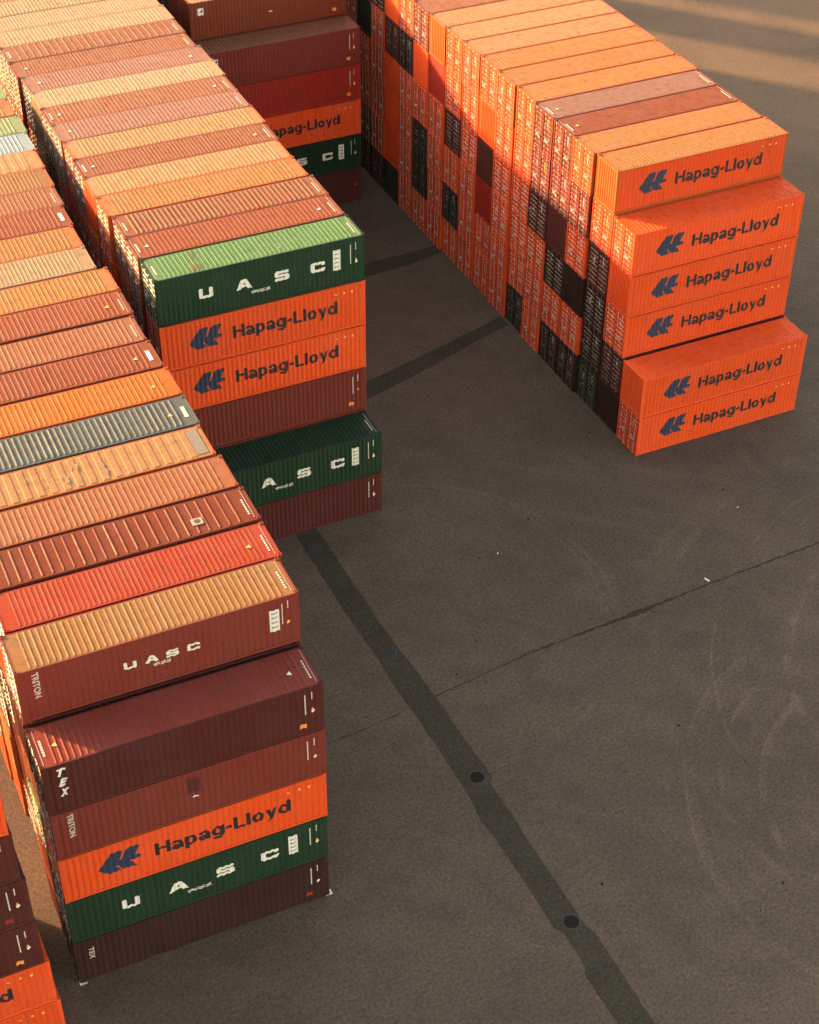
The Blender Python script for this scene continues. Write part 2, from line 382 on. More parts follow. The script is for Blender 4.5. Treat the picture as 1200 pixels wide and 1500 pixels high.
def letter(ch, x0, x1, z0, z1):
    w_, h = x1 - x0, z1 - z0; t = .27 * w_; u = .26 * h
    X = lambda a: x0 + a; Z = lambda a: z0 + a
    if ch == 'U':
        c = .1 * w_
        return [[(X(0), Z(h)), (X(0), Z(c)), (X(c), Z(0)), (X(w_ - c), Z(0)), (X(w_), Z(c)), (X(w_), Z(h)), (X(w_ - t), Z(h)), (X(w_ - t), Z(u)), (X(t), Z(u)), (X(t), Z(h))]]
    if ch == 'A':
        return [[(X(0), Z(0)), (X(w_ * .33), Z(h)), (X(w_ * .5), Z(h)), (X(w_ * .5), Z(h * .72)), (X(w_ * .42), Z(h * .42)), (X(w_ * .5), Z(h * .42)), (X(w_ * .5), Z(h * .2)), (X(w_ * .34), Z(h * .2)), (X(w_ * .27), Z(0))],
                [(X(w_ * .5), Z(h)), (X(w_ * .67), Z(h)), (X(w_), Z(0)), (X(w_ * .73), Z(0)), (X(w_ * .66), Z(h * .2)), (X(w_ * .5), Z(h * .2)), (X(w_ * .5), Z(h * .42)), (X(w_ * .58), Z(h * .42)), (X(w_ * .5), Z(h * .72))]]
    if ch == 'S':
        g = .085 * h; c = .1 * w_; a = (h - u) / 2
        return [[(X(0), Z(0)), (X(w_ - c), Z(0)), (X(w_), Z(c)), (X(w_), Z(a + u - c)), (X(w_ - c), Z(a + u)), (X(t), Z(a + u)), (X(t), Z(h - u)), (X(w_ * .96), Z(h - u)), (X(w_ * .96), Z(h)),
                 (X(c), Z(h)), (X(0), Z(h - c)), (X(0), Z(a + c)), (X(c), Z(a)), (X(w_ - t), Z(a)), (X(w_ - t), Z(u)), (X(0), Z(u))]]
    if ch == 'C':
        c = .1 * w_
        return [[(X(c), Z(0)), (X(w_ - c), Z(0)), (X(w_), Z(c)), (X(w_), Z(h * .36)), (X(w_ - t), Z(h * .36)), (X(w_ - t), Z(u)), (X(t), Z(u)), (X(t), Z(h - u)), (X(w_ - t), Z(h - u)), (X(w_ - t), Z(h * .64)),
                 (X(w_), Z(h * .64)), (X(w_), Z(h - c)), (X(w_ - c), Z(h)), (X(c), Z(h)), (X(0), Z(h - c)), (X(0), Z(c))]]
def R(x0, x1, z0, z1): return [(x0, z0), (x1, z0), (x1, z1), (x0, z1)]
def rows(xs, z_top, n, w_, h, gap):
    return [R(xs, xs + w_, z_top - (i + 1) * h - i * gap, z_top - i * (h + gap)) for i in range(n)]
def wordmark_bm(x0, x1, z0, cap):
    bm = bmesh.new(); T = .212; XH = .73; piece = [0]; pen = [0.]
    def quads(pts):          # pts: list of (outer, inner) pairs, every stroke lies a hair above the last one
        piece[0] += 1; L = piece[0] % 4
        vv = [[bm.verts.new((pen[0] + q[0], -.0012 * L, q[1])) for q in pr_] for pr_ in pts]
        for a, b_ in zip(vv, vv[1:]): bm.faces.new((a[0], b_[0], b_[1], a[1]))
    def rect(xa, xb, za, zb): quads([((xa, za), (xb, za)), ((xa, zb), (xb, zb))])
    def arc(cx, cz, rx, rz, a0=0, a1=360, t=T, tz=None, n=20):
        tz = tz or t * .86; pts = []
        for i in range(n + 1):
            a = math.radians(a0 + (a1 - a0) * i / n); c_, s_ = math.cos(a), math.sin(a)
            pts.append(((cx + rx * c_, cz + rz * s_), (cx + (rx - t) * c_, cz + (rz - tz) * s_)))
        quads(pts)
    def g_H(): rect(0, T, 0, 1); rect(.56, .56 + T, 0, 1); rect(T, .56, .43, .43 + T * .9); return .735
    def g_L(): rect(0, T, 0, 1); rect(T, .59, 0, T * .9); return .59
    def g_l(): rect(0, T, 0, 1); return T
    def g_o(): arc(.315, XH / 2, .315, XH / 2 + .02); return .63
    def g_p(): rect(0, T, -.26, XH); arc(.315, XH / 2, .315, XH / 2 + .02); return .63
    def g_d(): rect(.455, .455 + T, 0, 1); arc(.315, XH / 2, .315, XH / 2 + .02); return .63
    def g_g(): rect(.455, .455 + T, .0, XH); arc(.315, XH / 2, .315, XH / 2 + .02); arc(.325, .0, .305, .285, -165, 0); return .63
    def g_a(): rect(.40, .40 + T, 0, .46); arc(.285, .45, .29, .30, 0, 165); arc(.245, .20, .245, .22); return .595
    def g_y():
        quads([((0, XH), (T * 1.1, XH)), ((.215, .02), (.375, .05))]); quads([((.42, XH), (.60, XH)), ((.20, -.06), (.37, -.09)), ((.07, -.27), (.25, -.27))]); return .6
    def g_h(): rect(.02, .33, .29, .29 + T); return .35
    G = {'H': g_H, 'a': g_a, 'p': g_p, 'g': g_g, '-': g_h, 'L': g_L, 'l': g_l, 'o': g_o, 'y': g_y, 'd': g_d}
    for ch in 'Hapag-Lloyd': pen[0] += G[ch]() + (.075 if ch != 'y' else .05)
    tot = pen[0] - .075
    for v in bm.verts: v.co.x = x0 + v.co.x / tot * (x1 - x0); v.co.z = z0 + v.co.z * cap
    return bm
def decal_layers(bm, name):
    off = {}
    for v in bm.verts: v.co.x -= HX
    xs = [v.co.x for v in bm.verts]; a, b = min(xs), max(xs)
    for kx, _ in SIDE_PTS:
        if a < kx < b: bmesh.ops.bisect_plane(bm, geom=bm.verts[:] + bm.edges[:] + bm.faces[:], plane_co=(kx, 0, 0), plane_no=(1, 0, 0), dist=1e-5)
    for v in bm.verts: v.co.y += -HY + side_depth(v.co.x) - .004
    bm.normal_update()
    for f in bm.faces:
        if f.normal.y > 0: f.normal_flip()
    return mesh(name, bm)
WORDMARK = decal_layers(wordmark_bm(4.16, 10.42, 1.15, .80), 'wordmark')
EMBLEM = decal(poly_bm([LOGO]), 'emblem')
WIDE = {c: decal(poly_bm(letter(c, a, b, 1.19, 1.79)), 'letter') for c, a, b in (('U', 2.42, 3.22), ('A', 4.55, 5.47), ('S', 6.80, 7.66), ('C', 8.94, 9.80))}
SMALL = {c: decal(poly_bm(letter(c, a, b, 1.32, 1.70)), 'letter') for c, a, b in (('U', 4.42, 4.96), ('A', 5.32, 5.92), ('S', 6.24, 6.80), ('C', 7.16, 7.72))}
WEB = decal(text_bm('www.uasc.net', 5.40, 6.52, .80, .22, .01), 'web_address')
WEB_S = decal(text_bm('www.uasc.net', 5.66, 6.42, 1.06, .2, .012), 'web_address')
TRITON = decal(text_bm('TRITON', 1.22, 2.66, .68, .28, .03, rot=True), 'lettering')
TEX_V = decal(text_bm('TEX', 1.40, 2.25, .66, .25, .02, rot=True, shear=.2), 'lettering')
def stacked(s, x0, x1, z_top, h, gap):
    bmo = bmesh.new()
    for i, ch in enumerate(s):
        b = text_bm(ch, x0, x1, z_top - (i + 1) * h - i * gap, h, .06, shear=.35)
        me = bpy.data.meshes.new('t'); b.to_mesh(me); b.free(); bmo.from_mesh(me); bpy.data.meshes.remove(me)
    return bmo
TEX_S = decal(stacked('TEX', .62, 1.02, 2.60, .42, .18), 'lettering')
DATA = decal(poly_bm([R(10.28, 10.72, 1.02, 2.28)]), 'data_panel')
DATA_B = decal(poly_bm([R(10.84, 11.28, .98, 2.22)]), 'data_panel')
def lines(x0):
    bm = poly_bm([[(x0, z), (x0 + .1, z + .05), (x0 + .2, z), (x0 + .28, z + .05), (x0 + .28, z + .10), (x0 + .2, z + .05), (x0 + .1, z + .10), (x0, z + .05)] for z in (1.18, 1.45, 1.72, 1.98)])
    me = decal(bm, 'data_lines')
    for v in me.vertices: v.co.y -= .004
    return me
DLINES = lines(10.36); DLINES_B = lines(10.92)
NUMB = decal(poly_bm(rows(11.30, 2.42, 11, .055, .075, .035) + rows(11.62, 2.50, 5, .055, .06, .03)), 'number_column')
NUMB_B = decal(poly_bm(rows(11.40, 2.45, 11, .05, .075, .035) + rows(11.66, 2.55, 5, .05, .06, .03)), 'number_column')
STICK = decal(poly_bm([R(11.05, 11.36, .42, .66)]), 'sticker')
DOTS = decal(poly_bm([[(11.58, 1.42), (11.73, 1.42), (11.655, 1.58)]]), 'warning_triangle')
DOTW = decal(poly_bm([[(11.60, 1.28), (11.68, 1.22), (11.76, 1.28), (11.76, 1.36), (11.68, 1.42), (11.60, 1.36)]]), 'sticker')
HLMARK = decal(poly_bm([R(11.30, 11.42, 2.30, 2.42), [(10.82, 2.32), (10.98, 2.32), (10.90, 2.46)], R(10.32, 10.44, 2.34, 2.40)]), 'sticker')
SQUARE = decal(poly_bm([R(.62, 1.06, 1.86, 2.40)]), 'square_label')
SQ_IN = decal(poly_bm([[(.70, 2.02), (1.0, 2.12), (.98, 2.30), (.86, 2.18)]]), 'label_mark')
for v in SQ_IN.vertices: v.co.y -= .004
PATCHD = decal(poly_bm([R(5.85, 6.42, 1.55, 2.45)]), 'repainted_patch')
WHITEDASH = decal(poly_bm([R(6.05, 6.30, 1.22, 1.30)]), 'sticker')
# roof furniture
def roof_quads(rects, z=.012):
    bm = bmesh.new()
    for x0, x1, y0, y1 in rects: box(bm, x0, x1, y0, y1, H - .03, H - .03 + z)
    return mesh('roof_label', bm)
RL_WHITE = roof_quads([(5.58, 5.78, -.55, .35)]); RL_DASH = roof_quads([(5.66, 5.74, -.75 + k * .17, -.64 + k * .17) for k in range(7)] + [(5.84, 5.87, -1.0 + k * .11, -.95 + k * .11) for k in range(19)])
RL_DASH_L = roof_quads([(-5.78, -5.68, -.55 + k * .16, -.43 + k * .16) for k in range(6)] + [(-5.90, -5.87, -1.0 + k * .11, -.95 + k * .11) for k in range(19)])
STUFFM.update((RL_DASH, RL_DASH_L))
def tri(cx, cy, r, z):
    bm = bmesh.new(); vs_ = [bm.verts.new((cx + r * math.cos(a), cy + r * math.sin(a), zz)) for zz in (H - .03, H - .03 + z) for a in (1.2, 3.3, 5.4)]
    bm.faces.new(vs_[3:]); [bm.faces.new((vs_[i], vs_[(i + 1) % 3], vs_[3 + (i + 1) % 3], vs_[3 + i])) for i in range(3)]
    return mesh('roof_mark', bm)
RL_TRI = tri(4.95, -.15, .13, .04); RL_TRI_L = tri(-5.2, -.1, .14, .04)
RL_END = roof_quads([(5.28, 5.82, -.98, 1.02)], .02)
RL_PATCH = roof_quads([(3.15, 3.65, -.55, -.1)], .045)
def disc(name, cx, cy, r, z0, z1, n=16):
    bm = bmesh.new(); a = [bm.verts.new((cx + r * math.cos(k * 2 * math.pi / n), cy + r * math.sin(k * 2 * math.pi / n), z1)) for k in range(n)]
    b = [bm.verts.new((v.co.x, v.co.y, z0)) for v in a]; bm.faces.new(a)
    for k in range(n): bm.faces.new((b[k], b[(k + 1) % n], a[(k + 1) % n], a[k]))
    return mesh(name, bm)
RL_HOLE = disc('roof_hole', 3.40, -.32, .15, H - .03, H + .02, 10)
def blotches(name, seed, xs, n, r0, r1):
    rng = random.Random(seed); bm = bmesh.new()
    for k in range(n):
        cx, cy, r = rng.uniform(*xs), rng.uniform(-.75, .75), rng.uniform(r0, r1)
        vs_ = [bm.verts.new((cx + .5 * r * rng.uniform(.4, 1.3) * math.cos(a * math.pi / 5), cy + 1.5 * r * rng.uniform(.4, 1.3) * math.sin(a * math.pi / 5), H + .006 + .0003 * k)) for a in range(10)]
        bm.faces.new(vs_)
    return mesh(name, bm)
RL_RUST = blotches('rust_stain', 4, (-3.9, -3.3), 3, .18, .34); RL_RUST2 = blotches('rust_stain', 9, (.2, 1.6), 4, .10, .2)
RL_PALE = blotches('pale_stain', 5, (-3.2, 1.2), 9, .10, .24)

# ---------------------------------------------------------------- one container
HIDDEN = []
def container(center, z, yaw, zs, body, roof=None, rib='fine', left='door', right='end', label='', group='', deco=(), detail=2, rodmat=None):
    """detail 2: every part; 0: one mesh"""
    cx, cy = center
    if detail == 0:                      # out of sight inside or beyond the blocks: joined at the end
        HIDDEN.append((cx, cy, z, yaw, zs, HX, body)); return
    r = bpy.data.objects.new('shipping_container', None); COL.objects.link(r)
    r.location = (cx, cy, z); r.rotation_euler.z = yaw; r.scale.z = zs; r.empty_display_size = .3
    tag(r, label, 'container', group)
    pb = P(body); pr = PR(roof or body)
    put('frame', FRAME, P('orange_rail') if body in ('orange', 'tan') and roof and roof != 'orange' else pb, r); put('roof', ROOF[rib], pr, r)
    put('side_panel', SIDE, pb, r); b = put('side_panel', SIDE, pb, r); b.rotation_euler.z = math.pi
    for side, kind in ((-1, left), (1, right)):
        rz = 0 if side < 0 else math.pi
        if kind.startswith('door'):
            for s in (1, -1):
                d = put('door', DOOR[s], PD_(body), r); d.rotation_euler.z = rz
                if side < 0 and kind != 'door_plain':
                    for yy, hs in ((.30, 0), (.84, 1)):
                        k = put('lock_rod', ROD[(s if yy < .5 else -s, hs)], M_DARKROD if body in ('maroon', 'dark_brown', 'green_black', 'black') else M_GALV, d); k.location.y = s * yy
            if side < 0 and kind != 'door_plain':
                put('door_markings', random.choice(PLAC), random.choice((M_WHITE, M_WHITE, M_YELLOW)), r)
        else:
            e = put('end_panel', {'end': END, 'wide': END_WIDE, 'flat': END_FLAT}[kind], pb, r); e.rotation_euler.z = rz
    for d in deco:
        me, mat, kids = d if len(d) == 3 else (d[0], d[1], ())
        o = put(me.name.split('.')[0], me, mat, r)
        for k in kids: put(k[0].name.split('.')[0], k[0], k[1], o)
    return r
D_HL = [(EMBLEM, M_BLUE), (WORDMARK, M_INK), (HLMARK, M_YELLOW)]
D_NUM = [(NUMB, M_WHITE), (DOTS, M_ORANGE_STICK), (DOTW, M_WHITE)]
D_UASC = [(WIDE[c], M_WHITE) for c in 'UASC'] + [(WEB, M_WHITE), (DATA, M_WHITE, ((DLINES, M_INK),))] + D_NUM
D_UASC_S = [(SMALL[c], M_WHITE) for c in 'UASC'] + [(WEB_S, M_WHITE), (DATA_B, M_WHITE, ((DLINES_B, M_INK),)), (NUMB_B, M_WHITE), (DOTW, M_YELLOW), (TRITON, M_FADED)]

ORD = ['first', 'second', 'third', 'fourth', 'fifth', 'sixth', 'seventh', 'eighth', 'ninth', 'tenth', 'eleventh', 'twelfth', 'thirteenth', 'fourteenth', 'fifteenth',
       'sixteenth', 'seventeenth', 'eighteenth', 'nineteenth', 'twentieth', 'twenty-first', 'twenty-second', 'twenty-third', 'twenty-fourth']
TIER = ['ground tier', 'second tier', 'third tier', 'fourth tier', 'fifth tier', 'top tier']
def from_corner(x, y, yaw, right):
    """centre of a container whose front right (or front left) bottom corner is at x, y"""
    lx, ly = (-HX if right else HX), HY
    return (x + lx * math.cos(yaw) - ly * math.sin(yaw), y + lx * math.sin(yaw) + ly * math.cos(yaw))

# ================================================================ SETTING
def sheet(name, pts, z, mat, kind='structure'):
    bm = bmesh.new(); bm.faces.new([bm.verts.new((x, y, z)) for x, y in pts])
    bmesh.ops.triangulate(bm, faces=bm.faces[:]); bm.normal_update()
    for f in bm.faces:
        if f.normal.z < 0: f.normal_flip()
    o = put(name, mesh(name, bm), mat); o['kind'] = kind; return o
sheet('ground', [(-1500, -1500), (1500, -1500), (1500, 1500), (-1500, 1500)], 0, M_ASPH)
rng = random.Random(12)
def ribbon(pl, pr, step, amp, z, mat, name):
    """strip between two edge polylines with nibbled edges"""
    def fine(p):
        out = []
        for (x0, y0), (x1, y1) in zip(p, p[1:]):
            d = math.hypot(x1 - x0, y1 - y0); n = max(1, int(d / step))
            for i in range(n):
                t = i / n; out.append((x0 + (x1 - x0) * t + rng.uniform(-amp, amp), y0 + (y1 - y0) * t + rng.uniform(-amp, amp)))
        out.append(p[-1]); return out
    return sheet(name, fine(pl) + fine(pr)[::-1], z, mat)
ribbon([(26.95, 8), (26.98, 34.3), (26.95, 37.2), (27.18, 37.5), (27.2, 39.6), (26.92, 40.0), (26.90, 45.2), (26.75, 47.2), (26.95, 49.3), (26.88, 54), (26.75, 58), (26.8, 60.2), (26.65, 62.4), (26.65, 71), (26.7, 97)],
       [(28.45, 8), (28.5, 33.6), (28.56, 39.0), (28.32, 39.5), (28.3, 43.1), (28.32, 49.3), (28.58, 49.5), (28.5, 52), (28.35, 58.3), (28.2, 59.4), (28.12, 62), (28.06, 71), (28.1, 97)], .5, .03, .004, M_STRIP, 'drain_patch')
ribbon([(31.0, 82.35), (36.3, 84.05), (41.9, 85.6), (46.9, 87.05), (49.0, 87.7)], [(31.2, 80.75), (36.3, 82.4), (41, 83.75), (45.5, 85.4), (49.0, 86.5)], .5, .04, .004, M_STRIP, 'drain_patch')
ribbon([(33.0, 97.9), (43.4, 98.25), (49.1, 98.4)], [(33, 96.1), (42.6, 96.5), (46.1, 96.75), (49.1, 97.4)], .5, .04, .004, M_STRIP, 'drain_patch')
def crack(pts, wd, amp, name='pavement_joint'):
    up, lo = [], []
    for (x0, y0, w0), (x1, y1, w1) in zip(pts, pts[1:]):
        n = max(2, int(math.hypot(x1 - x0, y1 - y0) / .22))
        for i in range(n):
            t = i / n; x = x0 + (x1 - x0) * t; y = y0 + (y1 - y0) * t + rng.uniform(-amp, amp); w_ = (w0 + (w1 - w0) * t) * wd * rng.uniform(.35, 1.4)
            up.append((x, y + w_)); lo.append((x, y - w_ * rng.uniform(.4, 1)))
    return sheet(name, up + lo[::-1], .004, M_CRACK)
crack([(28.4, 55.9, .55), (33.5, 56.55, .5), (34.6, 56.7, .8), (37.5, 56.85, .7), (40.3, 56.95, 1.0), (41.6, 57.0, 2.0), (42.8, 57.1, 1.5), (44.5, 57.25, .8), (47, 57.4, .8), (50.8, 57.58, .9), (55, 57.77, .9), (64, 58.2, .8)], .10, .03)
crack([(47.2, 47.6, .1), (49.4, 47.9, .5), (51.2, 48.0, .4), (52.6, 48.15, .1)], .05, .03)
crack([(19.0, 54.9, .3), (22.5, 55.2, .5), (26.4, 55.55, .5)], .08, .04)
# manhole covers in the drain run
def ringv(bm, r, z, n=20): return [bm.verts.new((r * math.cos(k * 2 * math.pi / n), r * math.sin(k * 2 * math.pi / n), z)) for k in range(n)]
def manhole_meshes():
    bm = bmesh.new(); n = 20; a, b_, c, d = ringv(bm, .47, .003), ringv(bm, .445, .02), ringv(bm, .385, .02), ringv(bm, .38, .006)
    for p, q in ((a, b_), (b_, c), (c, d)):
        for k in range(n): bm.faces.new((p[k], p[(k + 1) % n], q[(k + 1) % n], q[k]))
    bmesh.ops.recalc_face_normals(bm, faces=bm.faces); rim = mesh('rim', bm)
    bm = bmesh.new(); a, b_ = ringv(bm, .365, .004), ringv(bm, .36, .012)
    for k in range(n): bm.faces.new((a[k], a[(k + 1) % n], b_[(k + 1) % n], b_[k]))
    bm.faces.new(b_)
    for i in range(-3, 4):
        y = i * .09; h = math.sqrt(max(0, .33 ** 2 - y * y)); box(bm, -h, h, y - .02, y + .02, .0125, .019)
    bmesh.ops.recalc_face_normals(bm, faces=bm.faces); return rim, mesh('lid', bm)
MH_RIM, MH_LID = manhole_meshes()
for k, (x, y, lb) in enumerate(((27.83, 40.02, 'round dark manhole cover nearest the camera in the dark drain strip'),
                                (27.86, 49.85, 'round dark manhole cover halfway along the long dark drain strip'),
                                (27.5, 59.96, 'faint manhole cover beside the pavement joint in the drain strip'),
                                (27.2, 69.83, 'farthest manhole cover, beside the foot of the middle container stack'))):
    o = bpy.data.objects.new('manhole_cover', None); COL.objects.link(o); o.location = (x, y, .004); o.empty_display_size = .3
    put('rim', MH_RIM, M_RIM, o); put('lid', MH_LID, M_IRON if k < 2 else M_IRON_DUST, o)
    tag(o, lb, 'manhole cover', 'manhole covers along the dark drain strip')
# white corner marks of the stacking slots
def corner_mark(x, y, sx, sy, lb):
    bm = bmesh.new()
    box(bm, min(0, sx * .34), max(0, sx * .34), min(0, sy * .09), max(0, sy * .09), 0, .004)
    box(bm, min(0, sx * .09), max(0, sx * .09), min(sy * .0905, sy * .30), max(sy * .0905, sy * .30), 0, .004)
    o = put('slot_corner_mark', mesh('slot_corner_mark', bm), M_WHITE); o.location = (x, y, .004); tag(o, lb, 'ground marking', 'painted corner marks of the stacking slots')
corner_mark(18.30, 46.22, -1, 1, 'white painted corner mark at the right foot of the near stack')
corner_mark(5.92, 46.28, 1, 1, 'white painted corner mark at the left foot of the near stack')
# litter
def litter(x, y, l, w_, a, lb, mat):
    bm = bmesh.new(); box(bm, -l / 2, l / 2, -w_ / 2, w_ / 2, 0, .03)
    for v in bm.verts: v.co.z += (.02 if v.co.x > 0 else 0)
    o = put('wood_scrap', mesh('wood_scrap', bm), mat); o.location = (x, y, .003); o.rotation_euler.z = a; tag(o, lb, 'litter')
litter(46.9, 57.75, .34, .09, 1.9, 'pale scrap lying just beside the long pavement joint', M_WHITE)
litter(52.3, 62.6, .11, .07, .4, 'small pale speck of litter on the asphalt above the joint', M_YELLOW)
litter(36.9, 64.9, .10, .07, 1.1, 'small pale speck of litter between joint and middle stack', M_YELLOW)
litter(22.3, 35.4, .22, .2, .3, 'dark brown fragment lying on the asphalt left of the drain strip', M_IRON)
litter(33.6, 81.6, .15, .1, .3, 'white speck at the edge of the diagonal dark strip', M_WHITE)

def crumbs():
    bm = bmesh.new(); rg = random.Random(77)
    for k in range(170):
        x, y = rg.uniform(19, 62), rg.uniform(31, 84)
        if 26.3 < x < 29 or (x > 48.5 and y > 69) or (x < 33 and y > 70): continue
        r = rg.uniform(.02, .065) if rg.random() < .9 else rg.uniform(.07, .11); a0 = rg.uniform(0, 6)
        lo = [bm.verts.new((x + r * rg.uniform(.6, 1.2) * math.cos(a0 + a * 1.2566), y + r * rg.uniform(.6, 1.2) * math.sin(a0 + a * 1.2566), .001)) for a in range(5)]
        top = bm.verts.new((x, y, r * .6))
        for i in range(5): bm.faces.new((lo[i], lo[(i + 1) % 5], top))
    o = put('asphalt_crumbs', mesh('asphalt_crumbs', bm), M_IRON); tag(o, 'dark crumbs scattered over the open asphalt yard', 'debris', None, 'stuff')
crumbs()

# ================================================================ BLOCK A (left)
YAW_A = -.0152; PA = 2.864
A_X0, A_Y0 = 18.19, 46.43
yA = [46.43, 49.09, 51.7, 54.34, 57.01, 59.66, 62.31, 64.94, 67.57, 70.18, 72.77, 75.35, 77.93, 80.47, 82.98, 85.45, 87.91, 90.35, 92.79, 95.25, 97.72, 100.21]
xA = [18.27, 18.55, 18.62, 18.56, 18.43, 18.58, 18.6, 18.55, 18.52, 18.67, 18.71, 18.22, 18.28, 18.42, 18.6, 18.73, 18.83, 18.93, 19.09, 19.04, 19.15]
def a_center(row, dx=0., y=None):
    # rows 1.. use the measured right ends; y of the list belongs to the left end, the yaw lowers the right one
    if row == 0: x, yy = A_X0 + dx, A_Y0 - .185
    else: x, yy = xA[row - 1] + dx, yA[row] - .185
    return from_corner(x, yy, YAW_A, True)
def zscale(p): return (p - .022) / H
GA = 'containers in the left block'
front = [('dark_brown', None, 'fine', [(NUMB, M_WHITE), (DOTW, M_WHITE), (STICK, P('deep_red')), (TEX_V, M_FADED)], 'dark maroon container at ground level of the near left stack'),
         ('green', None, 'fine', D_UASC, 'dark green UASC container second up in the near left stack'),
         ('orange', None, 'fine', D_HL, 'orange Hapag-Lloyd container in the middle of the near left stack'),
         ('brown', None, 'fine', D_NUM[:1] + [(DOTW, M_WHITE), (TRITON, M_FADED), (PATCHD, P('maroon')), (WHITEDASH, M_WHITE)], 'brown TRITON container between orange Hapag-Lloyd and dark TEX containers'),
         ('maroon', 'brown', 'fine', D_NUM + [(STICK, M_ORANGE_STICK), (TEX_S, M_WHITE), (RL_DASH, M_FADED), (RL_DASH_L, M_FADED), (RL_TRI, M_WHITE), (RL_TRI_L, M_YELLOW)], 'dark maroon TEX container on top of the frontmost near stack')]
for t, (b, r, rib, deco, lb) in enumerate(front):
    container(a_center(0, (-.06, -.03, .0, .04, .02)[t]), t * PA, YAW_A, zscale(PA), b, r, rib, 'door', 'end', lb, GA, deco)
TOPS_A = [  # body, roof, rib, deco, description
 ('brown', 'tan', 'fine', D_UASC_S + [(RL_DASH, M_FADED)], 'brown UASC container with a tan roof on the second stack of the left block'),
 ('red', 'red', 'narrow', [(RL_DASH, M_FADED), (RL_TRI, M_YELLOW)], 'bright red roofed container behind the tan roofed UASC one'),
 ('redbrown', 'redbrown', 'wide', [(RL_DASH, M_FADED), (RL_PATCH, M_GREYPATCH, ((RL_HOLE, M_RUBBER),))], 'red brown roofed container with a dark round hole patch'),
 ('terracotta', 'terracotta_light', 'fine', [], 'terracotta roofed container between the holed roof and the patched pale roof'),
 ('tan', 'orange_pale', 'slat', [(RL_END, M_ENDPATCH), (RL_PALE, P('tan_pale'))], 'pale orange roofed container with a grey patch at its right end'),
 ('greyblue', 'greyblue', 'deep', [(RL_WHITE, M_GREY), (RL_TRI, M_YELLOW)], 'grey blue roofed container between orange and pale orange ones'),
 ('orange', 'orange_bright', 'fine', [(RL_TRI, M_YELLOW)], 'vivid orange roofed container beside the grey blue one'),
 ('terracotta', 'terracotta', 'fine', [(RL_WHITE, M_WHITE), (RL_TRI, M_YELLOW)], 'terracotta roofed container with a white label behind the vivid orange one'),
 ('terracotta', 'terracotta_light', 'fine', [(RL_DASH, M_GREY)], 'dusty terracotta roofed container, ninth from the front of the left block'),
 ('redbrown', 'terracotta', 'fine', [(RL_DASH, M_GREY), (RL_TRI, M_YELLOW)], 'terracotta roofed container halfway back, just before the jutting faded orange one'),
 ('orange', 'orange_faded', 'fine', [], 'faded orange roofed container jutting out halfway back in the left block'),
 ('sand', 'tan_pale', 'narrow', [], 'very pale tan roofed container set back behind the jutting orange one'),
 ('orange', 'orange_faded', 'fine', [], 'faded orange roofed container behind the very pale tan one'),
 ('terracotta', 'terracotta', 'fine', [(RL_WHITE, M_WHITE)], 'red terracotta roofed container with a white label, fourteenth in the left block'),
 ('dusty_brown', 'terracotta_light', 'fine', [(RL_DASH, M_GREY)], 'dusty brown roofed container, fifteenth from the front of the left block'),
 ('tan', 'tan', 'narrow', [], 'tan roofed container, sixteenth from the front of the left block'),
 ('tan', 'orange_pale', 'slat', [(RL_RUST2, P('redbrown'))], 'tan roofed container with rusty slats next to the pale blue one'),
 ('lightblue', 'lightblue', 'fine', [], 'pale blue roofed container near the left edge of the picture'),
 ('green_pale', 'green_pale', 'fine', [], 'pale green roofed container just behind the pale blue one'),
 ('tan', 'orange_faded', 'fine', [], 'tan roofed container between the two pale green ones'),
 ('green_pale', 'green_pale', 'narrow', [], 'farthest pale green roofed container at the left picture edge')]
pool = ['orange', 'orange', 'brown', 'maroon', 'terracotta', 'redbrown', 'orange', 'green_black']
for row in range(1, 22):
    b, r, rib, deco, lb = TOPS_A[row - 1]
    for t in range(6):
        c = a_center(row, 0 if t == 5 else random.uniform(-.08, .08)); y = YAW_A + random.uniform(-.0012, .0012)
        if t == 5:
            container(c, t * PA + random.choice((0, 0, .02, .05)), y, zscale(PA), b, r, rib, 'door' if row < 8 else 'door_plain', 'end', lb, GA, deco)
        elif row <= 6:
            k = ('maroon', 'brown', 'green_pale', 'dusty_brown', 'maroon')[t] if row == 1 else ('orange_rail', 'orange_faded', 'terracotta', 'dusty_brown', 'orange')[t] if row % 3 else random.choice(pool)
            container(c, t * PA, y, zscale(PA), k, None, 'fine', 'end' if (row + t) % 3 else 'door', 'end',
                      '%s container end in the %s of the left block, %s stack back' % ({'green_pale': 'faded green', 'orange': 'orange', 'orange_faded': 'faded orange', 'orange_rail': 'dull orange'}.get(k, 'rust brown'), TIER[t], ORD[row]), GA)
        else:
            container(c, t * PA, y, zscale(PA), random.choice(pool), label='rust coloured container buried beneath the left block roofs', group='containers buried in the left block', detail=0)

# ================================================================ BLOCK B (middle)
YAW_B = -.0049; PB = 2.966
yB = [71.58, 74.13, 76.68, 79.22, 81.77, 84.27, 86.73, 89.18, 91.63, 94.06, 96.5, 98.94, 101.4, 103.86, 106.34, 108.82, 111.30, 113.78, 116.3, 118.8]
xB = [32.38, 32.52, 32.44, 32.52, 32.33, 32.31, 32.44, 32.55, 32.46, 32.5, 32.6, 32.59, 32.39, 32.46, 32.52, 32.4, 32.5, 32.45, 32.5, 32.5]
GB = 'containers in the middle block'
def b_center(row, dx=0.): return from_corner(xB[row] + dx, yB[row] - .06, YAW_B, True)
container(b_center(0), 0, YAW_B, zscale(2.93), 'maroon', None, 'fine', 'end', 'door_plain', 'dark maroon container at ground level in front of the middle block', GB, D_NUM)
container(b_center(0), 2.93, YAW_B, zscale(2.93), 'green', None, 'fine', 'end', 'door_plain', 'dark green UASC container forming a low step before the middle block', GB, D_UASC + [(RL_DASH, M_FADED)])
